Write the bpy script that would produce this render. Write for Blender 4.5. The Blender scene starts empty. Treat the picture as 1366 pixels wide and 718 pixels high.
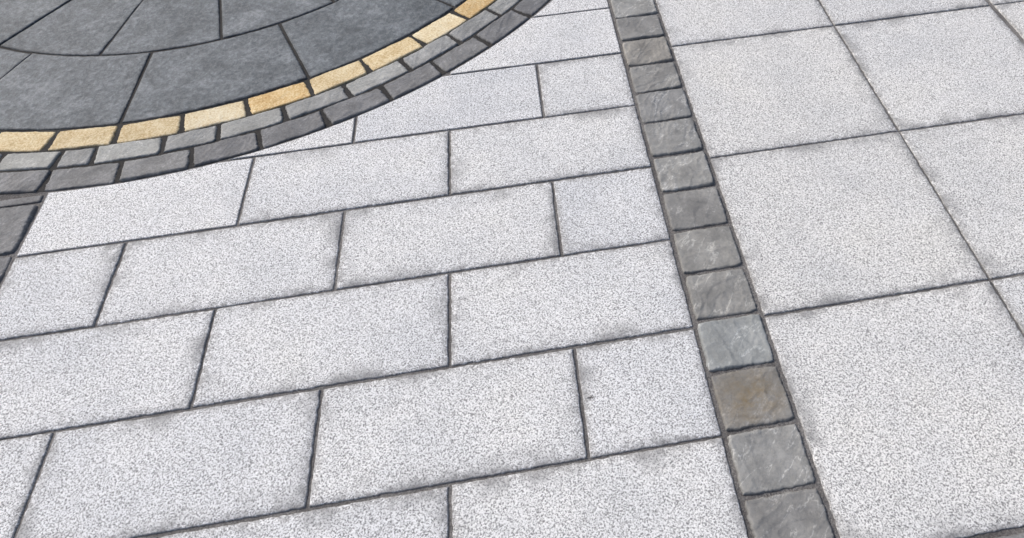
import bpy, bmesh, math, random
from mathutils import Euler, Vector, noise
random.seed(7)
scene=bpy.context.scene
COL=scene.collection
# ------------------------------------------------------------------ measured layout (metres)
F,SX=908.5078,166.8054
CAM=Vector((-.4383,-.9150,1.4750)); ROT=(.6564,.0312,-.1689)
STRIP=.179; WL=.62286; WR=.6202; HH=.3
CC=Vector((-1.916,2.776)); R0,R1,R2,R3,R4=1.192,1.614,1.718,1.808,1.914
RM=Euler(ROT).to_matrix()
def ground_at(u,v):
    d=RM@Vector(((u-683-SX)/F,-(v-359)/F,-1.)); t=-CAM.z/d.z
    return Vector((CAM.x+t*d.x,CAM.y+t*d.y))
def ang(p):
    v=ground_at(*p)-CC; return math.atan2(v.y,v.x)
# ------------------------------------------------------------------ helpers
def link(name,me,mat,loc,label,cat,group=None,rot=(0,0,0)):
    o=bpy.data.objects.new(name,me); COL.objects.link(o)
    o.location=loc; o.rotation_euler=rot
    me.materials.append(mat)
    if label: o['label']=label
    if cat: o['category']=cat
    if group: o['group']=group
    return o
def mesh(name,verts,faces,edge=None,smooth=True):
    me=bpy.data.meshes.new(name); me.from_pydata(verts,[],faces); me.update()
    if edge:
        at=me.attributes.new('edge','FLOAT','POINT'); at.data.foreach_set('value',edge)
    if smooth: me.polygons.foreach_set('use_smooth',[True]*len(me.polygons))
    return me
def inset(P,d):
    n=len(P); out=[]
    for i in range(n):
        a,b,c=P[i-1],P[i],P[(i+1)%n]
        e1=(b-a).normalized(); e2=(c-b).normalized()
        n1=Vector((-e1.y,e1.x)); n2=Vector((-e2.y,e2.x))
        m=n1+n2
        if m.length<1e-6: m=n1.copy()
        m.normalize(); k=1/max(.25,m.dot(n1))
        out.append(b+m*d*k)
    return out
def area(P):
    return .5*sum(P[i-1].x*P[i].y-P[i].x*P[i-1].y for i in range(len(P)))
def clip_circle(P,R):
    ins=lambda p:(p-CC).length<R
    D=[]
    for i in range(len(P)):
        a,b=P[i],P[(i+1)%len(P)]; m=max(2,int((b-a).length/.004))
        for k in range(m): D.append((a.lerp(b,k/m),k==0))
    fl=[ins(d[0]) for d in D]
    if not any(fl): return P
    if all(fl): return None
    n=len(D); st=next(i for i in range(n) if fl[i-1] and not fl[i])
    def cross(a,b):
        for _ in range(30):
            m=(a+b)/2
            if ins(m): a=m
            else: b=m
        return b
    out=[cross(D[st-1][0],D[st][0])]; i=st
    while not fl[i%n]:
        if D[i%n][1] and (D[i%n][0]-out[-1]).length>.012: out.append(D[i%n][0].copy())
        i+=1
    e=cross(D[i%n][0],D[(i-1)%n][0])
    if (e-out[-1]).length>.012: out.append(e)
    a0=math.atan2(*(out[-1]-CC).yx); a1=math.atan2(*(out[0]-CC).yx)
    m=max(1,int(abs(a1-a0)*R/.03))
    for k in range(1,m): 
        t=a0+(a1-a0)*k/m; out.append(CC+Vector((math.cos(t),math.sin(t)))*R)
    return out if area(out)>.0015 else None
def granite(P,mat,name,label,cat,group):
    c=Vector(((min(p.x for p in P)+max(p.x for p in P))/2,(min(p.y for p in P)+max(p.y for p in P))/2))
    P=[p-c for p in P]; per=sum((P[i]-P[i-1]).length for i in range(len(P)))
    sd=random.random()*50; cut=len(P)!=4
    if cut:
        lim=min(1,(2*area(P)/per)/.05)
        spec=[(0,-.04,0),(0,-.002,0),(.0008,-.0006,0),(.0022,0,.1),(.006,0,1)]
    else:
        lim=1
        spec=[(0,-.04,0),(0,-.0026,0),(.001,-.0008,0),(.0032,0,.06),(.022,0,.4),(.06,0,1)]
    seg=[max(1,int((P[(i+1)%len(P)]-P[i]).length/.0055)) for i in range(len(P))]
    V=[];E=[];N=sum(seg)
    for (d,z,e) in spec:
        Q=inset(P,d*lim)
        for i in range(len(Q)):
            a,b=Q[i],Q[(i+1)%len(Q)]
            t=(b-a); L=t.length; nn=Vector((-t.y,t.x))/max(L,1e-6)
            for k in range(seg[i]):
                f=k/seg[i]; p=a.lerp(b,f)
                w=0
                if not cut:
                    env=min(1,min(f,1-f)*L/.01)
                    w=(noise.noise(Vector((p.x*6,p.y*6,sd)))*.0013+noise.noise(Vector((p.x*80,p.y*80,sd+9)))*.0024)*(1-e)*env
                p=p+nn*w
                V.append((p.x,p.y,z)); E.append(e)
    Fc=[]
    for r in range(len(spec)-1):
        for k in range(N):
            a=r*N+k; b=r*N+(k+1)%N; Fc.append((a,b,b+N,a+N))
    Fc.append(tuple(range((len(spec)-1)*N,len(spec)*N)))
    me=mesh(name,V,Fc,E)
    return link(name,me,mat,(c.x,c.y,random.uniform(-.0008,.0008)),label,cat,group,(random.uniform(-.0012,.0012),random.uniform(-.0012,.0012),0))
def tlist(size,step,fine=(.0010,.0024,.005)):
    h=size/2; L=[-h]+[-h+f for f in fine]
    m=max(2,int((size-2*fine[-1])/step))
    a,b=-h+fine[-1],h-fine[-1]
    L+=[a+(b-a)*k/m for k in range(1,m)]
    L+=[h-f for f in reversed(fine)]+[h]
    return [x/h for x in L]
def patch(fmap,su,sv,mat,name,label,cat,group,step=.004,riven=.0026,drop=.004,wob=.03,corner=.03,zoff=0,fs=1.0):
    """a stone with a hand-split top: fmap maps (-1..1,-1..1) to the ground plane"""
    U=tlist(su,step);W=tlist(sv,step); sd=random.random()*90
    c=fmap(0,0); V=[];E=[]; nu,nv=len(U),len(W)
    slope=Vector((random.uniform(-1,1),random.uniform(-1,1)))*.0014*(riven/.0016)
    ca,sa=math.cos(sd),math.sin(sd); low=0
    for v in W:
        for u in U:
            uu=u*(1-wob*(.5+.5*noise.noise(Vector((v*1.6,sd,3 if u>0 else 8))))-wob*.55*noise.noise(Vector((v*5,sd,13 if u>0 else 18)))-wob*.7*noise.noise(Vector((v*16,sd,43 if u>0 else 48))))
            vv=v*(1-wob*(.5+.5*noise.noise(Vector((u*1.6,sd+4,23 if v>0 else 28))))-wob*.55*noise.noise(Vector((u*5,sd,33 if v>0 else 38)))-wob*.7*noise.noise(Vector((u*16,sd,53 if v>0 else 58))))
            k=1-corner*(abs(u)*abs(v))**7
            p=fmap(uu*k,vv*k)-c
            d=min((1-abs(u))*su/2,(1-abs(v))*sv/2)
            px,py=p.x*ca-p.y*sa,p.x*sa+p.y*ca
            q=Vector((px,py,sd))
            h=noise.fractal(q*9*fs,.9,2.1,4)*riven*.8
            h+=noise.noise(q*75)*riven*.2
            wv=noise.noise(q*14*fs)*.6
            rd=1-abs(noise.noise(Vector((px*26*fs+wv,py*9*fs+wv,sd+5))))
            h+=(rd**14)*riven*.6
            tt=noise.noise(Vector((px*13*fs,py*6*fs,sd+7)))*3.8; fl=math.floor(tt); fr=tt-fl
            h+=(fl+min(1,fr*12))*riven*.5
            h+=p.x*slope.x*8+p.y*slope.y*8
            if d>.004: low=min(low,h)
            dr=max(0,1-d/(.0048+.0038*noise.noise(q*40)))
            V.append([p.x,p.y,h,dr]); E.append(min(1,d/.04))
    lift=max(0,-.0004-low)*.9
    V=[(x,y,(h+lift)*(1-r*.6)-drop*r**2.2) for x,y,h,r in V]
    Fc=[(j*nu+i,j*nu+i+1,(j+1)*nu+i+1,(j+1)*nu+i) for j in range(nv-1) for i in range(nu-1)]
    rim=[i for i in range(nu)]+[j*nu+nu-1 for j in range(1,nv)]+[(nv-1)*nu+i for i in range(nu-2,-1,-1)]+[j*nu for j in range(nv-2,0,-1)]
    b=len(V)
    for i in rim: V.append((V[i][0],V[i][1],-.045)); E.append(0)
    m=len(rim)
    for k in range(m): Fc.append((rim[k],b+k,b+(k+1)%m,rim[(k+1)%m]))
    me=mesh(name,V,Fc,E)
    return link(name,me,mat,(c.x,c.y,zoff+random.uniform(-.0006,.0008)),label,cat,group)
# ------------------------------------------------------------------ materials
class NT:
    def __init__(s,name):
        s.m=bpy.data.materials.new(name); s.m.use_nodes=True; s.t=s.m.node_tree
        s.n=s.t.nodes; s.b=s.n['Principled BSDF']
        tc=s.n.new('ShaderNodeTexCoord'); oi=s.n.new('ShaderNodeObjectInfo')
        mul=s.n.new('ShaderNodeMath'); mul.operation='MULTIPLY'; mul.inputs[1].default_value=31
        s.l(oi.outputs['Random'],mul.inputs[0])
        mp=s.n.new('ShaderNodeMapping'); mp.inputs['Rotation'].default_value=(.62,.47,.9)   # oblique cut through the solid pattern
        s.l(tc.outputs['Object'],mp.inputs[0])
        va=s.n.new('ShaderNodeVectorMath'); va.operation='ADD'
        s.l(mp.outputs[0],va.inputs[0]); s.l(mul.outputs[0],va.inputs[1])
        s.co=va.outputs[0]; s.rnd=oi.outputs['Random']; s.obj=tc.outputs['Object']; s.off=mul.outputs[0]
    def l(s,a,b): s.t.links.new(a,b)
    def noise(s,scale,detail=3,rough=.55,dist=0,vec=None):
        x=s.n.new('ShaderNodeTexNoise'); x.inputs['Scale'].default_value=scale; x.inputs['Detail'].default_value=detail
        x.inputs['Roughness'].default_value=rough; x.inputs['Distortion'].default_value=dist
        s.l(vec or s.co,x.inputs['Vector']); return x.outputs['Fac']
    def warp(s,rot,scale):
        x=s.n.new('ShaderNodeMapping'); x.vector_type='POINT'; x.inputs['Rotation'].default_value=rot
        s.l(s.obj,x.inputs[0])
        y=s.n.new('ShaderNodeVectorMath'); y.operation='MULTIPLY'; y.inputs[1].default_value=scale
        s.l(x.outputs[0],y.inputs[0])
        z=s.n.new('ShaderNodeVectorMath'); z.operation='ADD'; s.l(y.outputs[0],z.inputs[0]); s.l(s.off,z.inputs[1])
        return z.outputs[0]
    def math(s,op,a,b=None,clamp=False):
        x=s.n.new('ShaderNodeMath'); x.operation=op; x.use_clamp=clamp
        for i,v in enumerate((a,b)):
            if v is None: continue
            if isinstance(v,(int,float)): x.inputs[i].default_value=v
            else: s.l(v,x.inputs[i])
        return x.outputs[0]
    def mr(s,v,a,b,c=0,d=1):
        x=s.n.new('ShaderNodeMapRange'); s.l(v,x.inputs[0])
        for i,k in enumerate((a,b,c,d)): x.inputs[1+i].default_value=k
        return x.outputs[0]
    def ramp(s,v,stops):
        x=s.n.new('ShaderNodeValToRGB'); e=x.color_ramp.elements
        while len(e)<len(stops): e.new(.5)
        for k,(p,c) in enumerate(stops): e[k].position=p; e[k].color=(*c,1)
        s.l(v,x.inputs[0]); return x.outputs[0]
    def mix(s,f,a,b,mode='MIX'):
        x=s.n.new('ShaderNodeMix'); x.data_type='RGBA'; x.blend_type=mode
        for i,v in ((0,f),(6,a),(7,b)):
            if isinstance(v,(int,float)): x.inputs[i].default_value=v
            elif isinstance(v,tuple): x.inputs[i].default_value=(*v,1)
            else: s.l(v,x.inputs[i])
        return x.outputs[2]
    def edge(s):
        x=s.n.new('ShaderNodeAttribute'); x.attribute_name='edge'; return x.outputs['Fac']
    def finish(s,col,h,dist,rough=.85,strength=1):
        s.l(col,s.b.inputs['Base Color'])
        if isinstance(rough,float): s.b.inputs['Roughness'].default_value=rough
        else: s.l(rough,s.b.inputs['Roughness'])
        bp=s.n.new('ShaderNodeBump'); bp.inputs['Distance'].default_value=dist; bp.inputs['Strength'].default_value=strength
        s.l(h,bp.inputs['Height']); s.l(bp.outputs[0],s.b.inputs['Normal'])
        return s.m
def granite_mat(name,warm=(1,1,1)):
    s=NT(name)
    g=s.noise(250,2,.7,.2)
    base=s.ramp(g,[(.34,(.18,.182,.188)),(.44,(.41,.415,.423)),(.51,(.745,.75,.762)),(.64,(.89,.897,.908))])
    big=s.noise(3.5,3,.6); col=s.mix(1.,base,s.ramp(big,[(.3,(.89,.90,.915)),(.55,(1,1,1)),(.75,(1,.995,.975))]),'MULTIPLY')
    tint=s.ramp(s.rnd,[(0,(.955,.96,.97)),(.5,(1,1,1)),(1,(.985,.983,.975))]); col=s.mix(1.,col,tint,'MULTIPLY')
    col=s.mix(1.,col,warm,'MULTIPLY')
    e=s.edge(); n1=s.noise(7,4,.7); n2=s.noise(75,3,.75)
    sm=s.math('MULTIPLY',s.mr(n1,.48,.62),s.mr(e,1.,.15))        # damp smudges close to joints
    rim=s.math('MULTIPLY',s.mr(e,.5,.0),s.mr(s.math('ADD',n2,s.math('MULTIPLY',e,-.25)),.37,.54))
    col=s.mix(s.math('MULTIPLY',sm,.68),col,(.20,.205,.215))
    col=s.mix(s.math('MULTIPLY',rim,.68),col,(.21,.207,.207))
    return s.finish(col,g,.0012,.85,.6)
GR=granite_mat('white_granite')
GRW=granite_mat('warm_white_granite',(.985,.978,.962))
def stone_mat(name,dark,mid,light,stain=None,vein=.5,bump=.0018,rough=.78,dirt=(.08,.075,.07),spread=.2,grain=.3,rimk=.5):
    s=NT(name)
    a=s.noise(14,4,.65,.3); b=s.noise(150,3,.75)
    f=s.math('ADD',s.math('MULTIPLY',a,1-grain),s.math('MULTIPLY',b,grain))
    col=s.ramp(f,[(.38,dark),(.5,mid),(.62,light)])
    r=s.noise(9,4,.6,.3,s.warp((0,0,.75),(2.2,.7,1)))
    rid=s.math('SUBTRACT',1.,s.math('MULTIPLY',s.math('ABSOLUTE',s.math('SUBTRACT',r,.5)),48.),True)
    v=s.math('MULTIPLY',rid,s.math('MULTIPLY',s.math('MULTIPLY',s.mr(a,.42,.56),s.mr(b,.36,.52)),vein))
    col=s.mix(v,col,tuple(min(1,x*1.75) for x in light))
    col=s.mix(1.,col,s.ramp(s.rnd,[(0,(1-spread,1-spread,1-spread*.9)),(1,(1+spread*.3,1+spread*.25,1+spread*.15))]),'MULTIPLY')
    if stain:
        ln=s.n.new('ShaderNodeVectorMath'); ln.operation='LENGTH'; s.l(s.obj,ln.inputs[0])
        st=s.math('MULTIPLY',s.mr(ln.outputs['Value'],.115,.02),s.mr(s.noise(24,5,.85),.3,.62))
        col=s.mix(s.math('MULTIPLY',st,.95),col,stain)
    e=s.edge(); rim=s.math('MULTIPLY',s.mr(e,.13,.0),s.mr(s.noise(70,2,.7),.3,.6))
    col=s.mix(s.math('MULTIPLY',rim,rimk),col,dirt)
    h=s.math('ADD',s.noise(50,4,.72),s.math('MULTIPLY',b,.7))
    return s.finish(col,h,bump,rough,1.)
def sc(t,k): return tuple(x*k for x in t)
K=1.42
SETT=stone_mat('grey_sandstone',sc((.155,.157,.154),K),sc((.20,.203,.199),K),sc((.25,.253,.249),K),vein=.85)
SETT_D=stone_mat('darker_sandstone',sc((.138,.139,.136),K),sc((.175,.176,.172),K),sc((.218,.219,.213),K),vein=.75)
SETT_B=stone_mat('brown_tinged_sandstone',sc((.13,.127,.12),K),sc((.17,.166,.157),K),sc((.212,.207,.196),K),vein=.45)
SETT_O=stone_mat('ochre_stained_sandstone',sc((.15,.15,.143),K),sc((.19,.19,.182),K),sc((.235,.235,.225),K),stain=(.205,.16,.095),vein=.45)
SETT_L=stone_mat('pale_blue_sandstone',(.26,.275,.275),(.325,.345,.345),(.395,.41,.41),vein=.85)
YEL=[stone_mat('golden_sandstone',(.48,.34,.16),(.66,.53,.31),(.80,.70,.48),vein=.1,dirt=(.3,.23,.14),spread=.12,grain=.72,rimk=.35),
     stone_mat('deep_golden_sandstone',(.47,.28,.10),(.62,.44,.20),(.77,.62,.38),vein=.1,dirt=(.3,.2,.1),spread=.08,grain=.72,rimk=.35),
     stone_mat('cream_sandstone',(.54,.41,.22),(.71,.60,.39),(.83,.76,.57),vein=.1,dirt=(.3,.24,.15),spread=.12,grain=.72,rimk=.35)]
GREY=[stone_mat('ring_grey_sandstone',(.215,.223,.217),(.30,.308,.302),(.39,.398,.39),vein=.45,grain=.55),
      stone_mat('ring_pale_sandstone',(.24,.248,.243),(.335,.344,.337),(.44,.448,.44),vein=.45,grain=.55)]
DARK=[stone_mat('charcoal_sandstone',(.115,.119,.125),(.172,.177,.185),(.24,.246,.255),vein=.4,dirt=(.07,.068,.066),grain=.5),
      stone_mat('charcoal_mottled_sandstone',(.125,.128,.132),(.187,.191,.197),(.255,.26,.267),vein=.4,dirt=(.07,.068,.066),grain=.5)]
def slate_mat():
    s=NT('blue_black_limestone')
    a=s.noise(7,4,.7,.3); b=s.noise(48,5,.82,.2)
    f=s.math('ADD',s.math('MULTIPLY',a,.42),s.math('MULTIPLY',b,.58))
    col=s.ramp(f,[(.39,(.055,.068,.081)),(.47,(.098,.115,.133)),(.53,(.142,.162,.183)),(.61,(.235,.258,.28))])
    w=s.mr(s.noise(17,6,.88),.54,.65); col=s.mix(s.math('MULTIPLY',w,.5),col,(.24,.262,.283))
    col=s.mix(1.,col,s.ramp(s.rnd,[(0,(.9,.92,.93)),(1,(1.05,1.05,1.05))]),'MULTIPLY')
    e=s.edge(); rim=s.math('MULTIPLY',s.mr(e,.22,.0),s.mr(s.noise(60,2,.7),.3,.6))
    col=s.mix(s.math('MULTIPLY',rim,.75),col,(.03,.032,.038))
    return s.finish(col,b,.006,.68,1)
SLATE=slate_mat()
def mortar_mat(name,k):
    s=NT(name)
    a=s.noise(230,3,.75); b=s.noise(9,3,.6)
    f=s.math('ADD',s.math('MULTIPLY',a,.65),s.math('MULTIPLY',b,.35))
    col=s.ramp(f,[(.36,sc((.065,.062,.062),k)),(.5,sc((.14,.134,.132),k)),(.64,sc((.27,.262,.255),k))])
    return s.finish(col,a,.003,.95,1)
MORT=mortar_mat('dark_jointing_mortar',1.1); MORT_D=mortar_mat('black_jointing_mortar',.2)
# ------------------------------------------------------------------ ground
gm=mesh('ground',[(-60,-60,-.0042),(60,-60,-.0042),(60,60,-.0042),(-60,60,-.0042)],[(0,1,2,3)],smooth=False)
g=link('ground',gm,MORT,(0,0,0),None,None); g['kind']='structure'
n=128
dm=mesh('ground_circle',[(CC.x,CC.y,-.003)]+[(CC.x+R4*.998*math.cos(2*math.pi*k/n),CC.y+R4*.998*math.sin(2*math.pi*k/n),-.003) for k in range(n)],[(0,k+1,(k+1)%n+1) for k in range(n)],smooth=False)
g=link('ground_circle',dm,MORT_D,(0,0,0),None,None); g['kind']='structure'
ORD=['first','second','third','fourth','fifth','sixth','seventh','eighth','ninth','tenth','eleventh','twelfth','thirteenth','fourteenth','fifteenth','sixteenth','seventeenth','eighteenth','nineteenth','twentieth']
def in_frame(p,m=0):
    q=RM.transposed()@(Vector((p.x,p.y,0))-CAM)
    u=683+SX+F*q.x/-q.z; v=359-F*q.y/-q.z
    return -m<u<1366+m and -m<v<718+m
def seen(P): 
    n=len(P); c=sum(P,Vector((0,0)))/n
    return in_frame(c) or any(in_frame(P[i].lerp(P[(i+1)%n],k/12)) for i in range(n) for k in range(12))
J=.0042
# ------------------------------------------------------------------ coursed slabs between the strips
x1=-STRIP; x0=x1-3*WL
for r in range(-3,7):
    y0,y1=r*HH,(r+1)*HH
    off=0 if r%2==0 else WL/2
    xs=[x1]; x=x1-(off or WL)
    while x>x0+.05: xs.append(x); x-=WL
    xs.append(x0)
    for k in range(len(xs)-1):
        b,a=xs[k],xs[k+1]
        jj=random.uniform(-.0012,.0012); la=a+J+(.002 if a==x0 else 0); lb=b-J
        P=[Vector((la,y0+J+jj)),Vector((lb,y0+J+jj)),Vector((lb,y1-J+jj)),Vector((la,y1-J+jj))]
        half=abs(b-a)<WL*.75
        Q=clip_circle(P,R4+.004)
        if Q is None: continue
        cut=Q is not P
        size='half-length' if half else 'full-length'
        if seen(Q):
            lab='%s speckled granite slab%s, %s from sett strip in %s course up'%(size,' cut by circle' if cut else '',ORD[k],ORD[r+2])
        elif r<0:
            lab='%s granite slab below the frame, %s from sett strip in %s course down'%(size,ORD[k],ORD[-r-3])
        else:
            lab='%s granite slab above or left of frame, %s from strip, course %d'%(size,ORD[k],r+3)
        granite(Q,GR,'granite_paver',lab,'paver','oblong granite slabs laid in staggered courses')
# ------------------------------------------------------------------ large square slabs
for r in range(-1,4):
    for c in range(0,4):
        a,b=c*WR,(c+1)*WR; y0,y1=r*.6,(r+1)*.6; j=.0036
        if r==-1: y0-=.010
        la=a+j+(.001 if c==0 else 0)+(.005 if c==2 else 0); rb=b-j-(.006 if c==1 else 0)
        P=[Vector((la,y0+j)),Vector((rb,y0+j)),Vector((rb,y1-j)),Vector((la,y1-j))]
        lab='large square speckled granite slab in %s row up, %s column right of sett strip'%(ORD[r+1],ORD[c])
        granite(P,GRW,'square_granite_paver',lab,'paver','large square granite slabs in a grid')
# ------------------------------------------------------------------ sett strip
def rectmap(a,b,y0,y1,sk=0):
    cx,cy,hx,hy=(a+b)/2,(y0+y1)/2,(b-a)/2,(y1-y0)/2
    return lambda u,v:Vector((cx+hx*u+sk*hx*v,cy+hy*v-sk*hy*u*.5))
ys=[-.917,-.76,-.603,-.447,-.295,-.138,.015,.168,.325,.480,.638,.800,.957,1.112,1.268,1.418,1.573,1.728,1.883,2.04]
mats={2:SETT_D,3:SETT,4:SETT_O,5:SETT_L,6:SETT_D,7:SETT_D,8:SETT_D,12:SETT_D,13:SETT_B,14:SETT_D}
look={4:'ochre-stained sandstone sett',5:'pale bluish sandstone sett',13:'brownish sandstone sett'}
for i in range(len(ys)-1):
    y0,y1=ys[i],ys[i+1]
    m=mats.get(i,SETT)
    if i>=2: lab='%s in the straight strip between granite slabs, %s from the bottom'%(look.get(i,'grey riven sandstone sett'),ORD[i-2])
    else: lab='grey sandstone sett of the straight strip, %s below the frame'%ORD[1-i]
    a,b=-STRIP+.0042,-.0036
    patch(rectmap(a+random.uniform(-.001,.002),b+random.uniform(-.002,.001),y0+.0030,y1-.0030,random.uniform(-.014,.014)),b-a,y1-y0-.006,m,'sandstone_sett',lab,'sett','setts of the straight strip',wob=.040,step=.0036,corner=.045,riven=.0026)
# ------------------------------------------------------------------ dark border at left
bx1=x0-.002; bx0=bx1-.17
yy=[.818,.612,.455,.30,.145,-.01,-.165,-.32]
for i in range(len(yy)-1):
    lab='charcoal sett of the left border, %s below the circle'%ORD[i+1]
    patch(rectmap(bx0,bx1-.002,yy[i+1]+.004,yy[i]-.004,random.uniform(-.01,.01)),.165,.2,DARK[i%2],'border_sett',lab,'sett','dark setts of the left border',riven=.0024,corner=.04)
patch(rectmap(bx0,bx1-.003,.823,.8555,0),.165,.032,DARK[1],'border_sett','small cut charcoal sett between the left border and the circle','sett','dark setts of the left border',drop=.003,riven=.0008)
for i in range(10):
    a=.004+i*.205
    lab='charcoal sett of the near border below the square slabs, %s from the strip'%ORD[i]
    patch(rectmap(a,a+.198,-.79,-.617,random.uniform(-.006,.006)),.197,.17,DARK[(i+1)%2],'border_sett',lab,'sett','dark setts of the near border')
# ------------------------------------------------------------------ rings of the circle
def blockmap(t0,t1,r0,r1,gap,sk):
    tm=(t0+t1)/2; rad=Vector((math.cos(tm),math.sin(tm))); tan=Vector((-rad.y,rad.x))
    ha=(t1-t0)/2
    wi=r0*math.sin(ha)-gap/2; wo=wi+ (r1-r0)*math.sin(ha)*.45
    rm=(r0*math.cos(ha)*.35+r0*.65); rc=(rm+r1)/2; hr=(r1-rm)/2
    return (lambda u,v:CC+rad*(rc+hr*v)-tan*(u*(wi+(wo-wi)*(v+1)/2))+tan*sk*v*hr), 2*wi, r1-r0
def ring(px,r0,r1,mats,seq,name,kind,group,extra,drop=.0035,riven=.0022,gap=.0075,jit=0):
    A=[ang(p) for p in px]; st=(A[-1]-A[0])/(len(A)-1)
    A=[A[0]-st*k for k in range(extra,0,-1)]+A+[A[-1]+st*k for k in range(1,extra+1)]
    n=0
    for i in range(len(A)-1):
        f,su,sv=blockmap(A[i],A[i+1],r0+gap*.42+random.uniform(0,jit),r1-gap*.42-random.uniform(0,jit),gap+random.uniform(-.001,.004),random.uniform(-.10,.10))
        P=[f(-1,-1),f(1,-1),f(1,1),f(-1,1)]
        if seen(P): lab='%s, %s from the left edge'%(kind,ORD[n]); n+=1
        else: lab='%s, outside the frame, %s round'%(kind,ORD[i])
        patch(f,su,sv,mats[seq[i%len(seq)]],name,lab,'sett',group,riven=riven,drop=drop,wob=.040,corner=.03)
ring([(70,185),(156,178),(243,163),(330,146),(414,118),(489,90),(562,57),(617,22)],R1,R2,YEL,[0,2,0,0,0,2,1,0,0,2,1],'golden_sett','golden sandstone sett in the inner ring of the circle','golden setts of the circle',3,riven=.0013,drop=.003)
ring([(78,212),(125,208),(217,195),(291,178),(380,154),(463,121),(541,87),(606,52),(660,17)],R2,R3,GREY,[0,1,0,0,1,0,0,0,1,1,0],'grey_ring_sett','light grey sett in the middle ring of the circle','light grey setts of the circle',3,jit=.002)
ring([(60,243),(158,232),(255,212),(346,188),(435,160),(516,125),(587,93),(649,57),(703,20)],R3,R4,DARK,[0,1,1,0,0,1,0],'charcoal_ring_sett','charcoal sett in the outer ring of the circle','charcoal setts of the circle',3,jit=.003)
# ------------------------------------------------------------------ limestone segments inside the circle
def polar(t0,t1,r0,r1,gap):
    def f(u,v):
        r=(r0+r1)/2+(r1-r0-gap)/2*v; t=(t0+t1)/2-((t1-t0)/2-gap/2/r)*u
        return CC+Vector((math.cos(t),math.sin(t)))*r
    return f
D=math.radians
kw=dict(riven=.0009,drop=.0025,wob=.005,corner=.004,fs=.8)
for k in range(-2,6):
    t0=D(-89.9+22.4*(k-1)); t1=t0+D(22.4)
    patch(polar(t0,t1,R0,R1-.001,.0085),R1*D(22.4),R1-R0,SLATE,'limestone_segment','blue-grey wedge slab next to the golden ring, %s from the left'%ORD[k+2],'paver','outer wedge slabs of the circle',step=.012,**kw)
for k in range(-1,5):
    t0=D(-99.3+21.4*(k-1)); t1=t0+D(21.4)
    patch(polar(t0,t1,.765,R0,.0085),R0*D(21.4),R0-.765,SLATE,'limestone_segment','blue-grey wedge slab in the second ring inward, %s from the left'%ORD[k+1],'paver','inner wedge slabs of the circle',step=.012,**kw)
for k in range(4):
    t0=D(-150+32*k)
    patch(polar(t0,t0+D(32),.36,.765,.0085),.7*D(32),.4,SLATE,'limestone_segment','blue-grey wedge slab near the circle centre above the frame, %s from left'%ORD[k],'paver','innermost wedge slabs of the circle',step=.02,**kw)
# ------------------------------------------------------------------ loose grit beside the joints
V=[];Fc=[]
def crumb(x,y,r,z=0,flat=.7,st=1.):
    b=len(V); 
    for d in ((st,0,0),(0,1,0),(-st,0,0),(0,-1,0),(0,0,1),(0,0,-1)):
        k=r*random.uniform(.6,1.3); V.append((x+d[0]*k,y+d[1]*k,z+r*.35*flat+d[2]*k*flat))
    for i in range(4): Fc.append((b+i,b+(i+1)%4,b+4)); Fc.append((b+(i+1)%4,b+i,b+5))
for _ in range(2400):
    c=random.random()
    if c<.35:
        x=random.choice((-STRIP,0))+random.gauss(0,.007); y=random.uniform(-.6,1.9)
    elif c<.85:
        x=random.uniform(-2.0,-.2); y=random.randint(-2,5)*HH+random.gauss(0,.006)
    else:
        x=random.uniform(.0,1.9); y=random.randint(-1,3)*.6+random.gauss(0,.005)
    if (Vector((x,y))-CC).length<R4+.01: continue
    crumb(x,y,random.uniform(.0005,.0014),0)
for _ in range(160):
    x=random.uniform(-2,1.9);y=random.uniform(-.6,1.6)
    if (Vector((x,y))-CC).length<R4+.01 or -.2<x<.02: continue
    crumb(x,y,random.uniform(.0005,.0012),.0008)
gr=link('grit',mesh('grit',V,Fc,smooth=False),MORT,(0,0,0),'fine dark grit scattered on the slabs beside the joints','grit'); gr['kind']='stuff'
V=[];Fc=[]; p=ground_at(788,531)
for k in range(70): crumb(random.gauss(0,1)*.006,random.gauss(0,1)*.0035,random.uniform(.0005,.0013),0,.35)
link('dirt_smudge',mesh('dirt_smudge',V,Fc,smooth=False),MORT,(p.x,p.y,.0008),'small dark smudge of dirt lying on the near half-length granite slab','dirt')
# ------------------------------------------------------------------ light
w=bpy.data.worlds.new('World'); scene.world=w; w.use_nodes=True
nt=w.node_tree; sky=nt.nodes.new('ShaderNodeTexSky'); sky.sky_type='NISHITA'; sky.sun_disc=False
EL,RO=math.radians(42),math.radians(-50)
sky.sun_elevation=EL; sky.sun_rotation=RO; sky.air_density=1.0; sky.dust_density=5
bg=nt.nodes['Background']; nt.links.new(sky.outputs[0],bg.inputs[0]); bg.inputs[1].default_value=.13
sl=bpy.data.lights.new('sun','SUN'); sl.energy=2.1; sl.angle=math.radians(12); sl.color=(1,.988,.96)
so=bpy.data.objects.new('sun',sl); COL.objects.link(so)
d=Vector((math.sin(RO)*math.cos(EL),math.cos(RO)*math.cos(EL),math.sin(EL)))
so.rotation_euler=d.to_track_quat('Z','Y').to_euler(); so.location=(0,0,4)
# ------------------------------------------------------------------ camera
cd=bpy.data.cameras.new('camera'); co=bpy.data.objects.new('camera',cd); COL.objects.link(co)
cd.sensor_width=36; cd.sensor_fit='HORIZONTAL'; cd.lens=36*F/1366; cd.shift_x=-SX/1366; cd.clip_start=.05; cd.clip_end=500
co.location=CAM; co.rotation_euler=ROT
scene.camera=co
scene.view_settings.view_transform='Standard'; scene.view_settings.look='None'; scene.view_settings.exposure=0
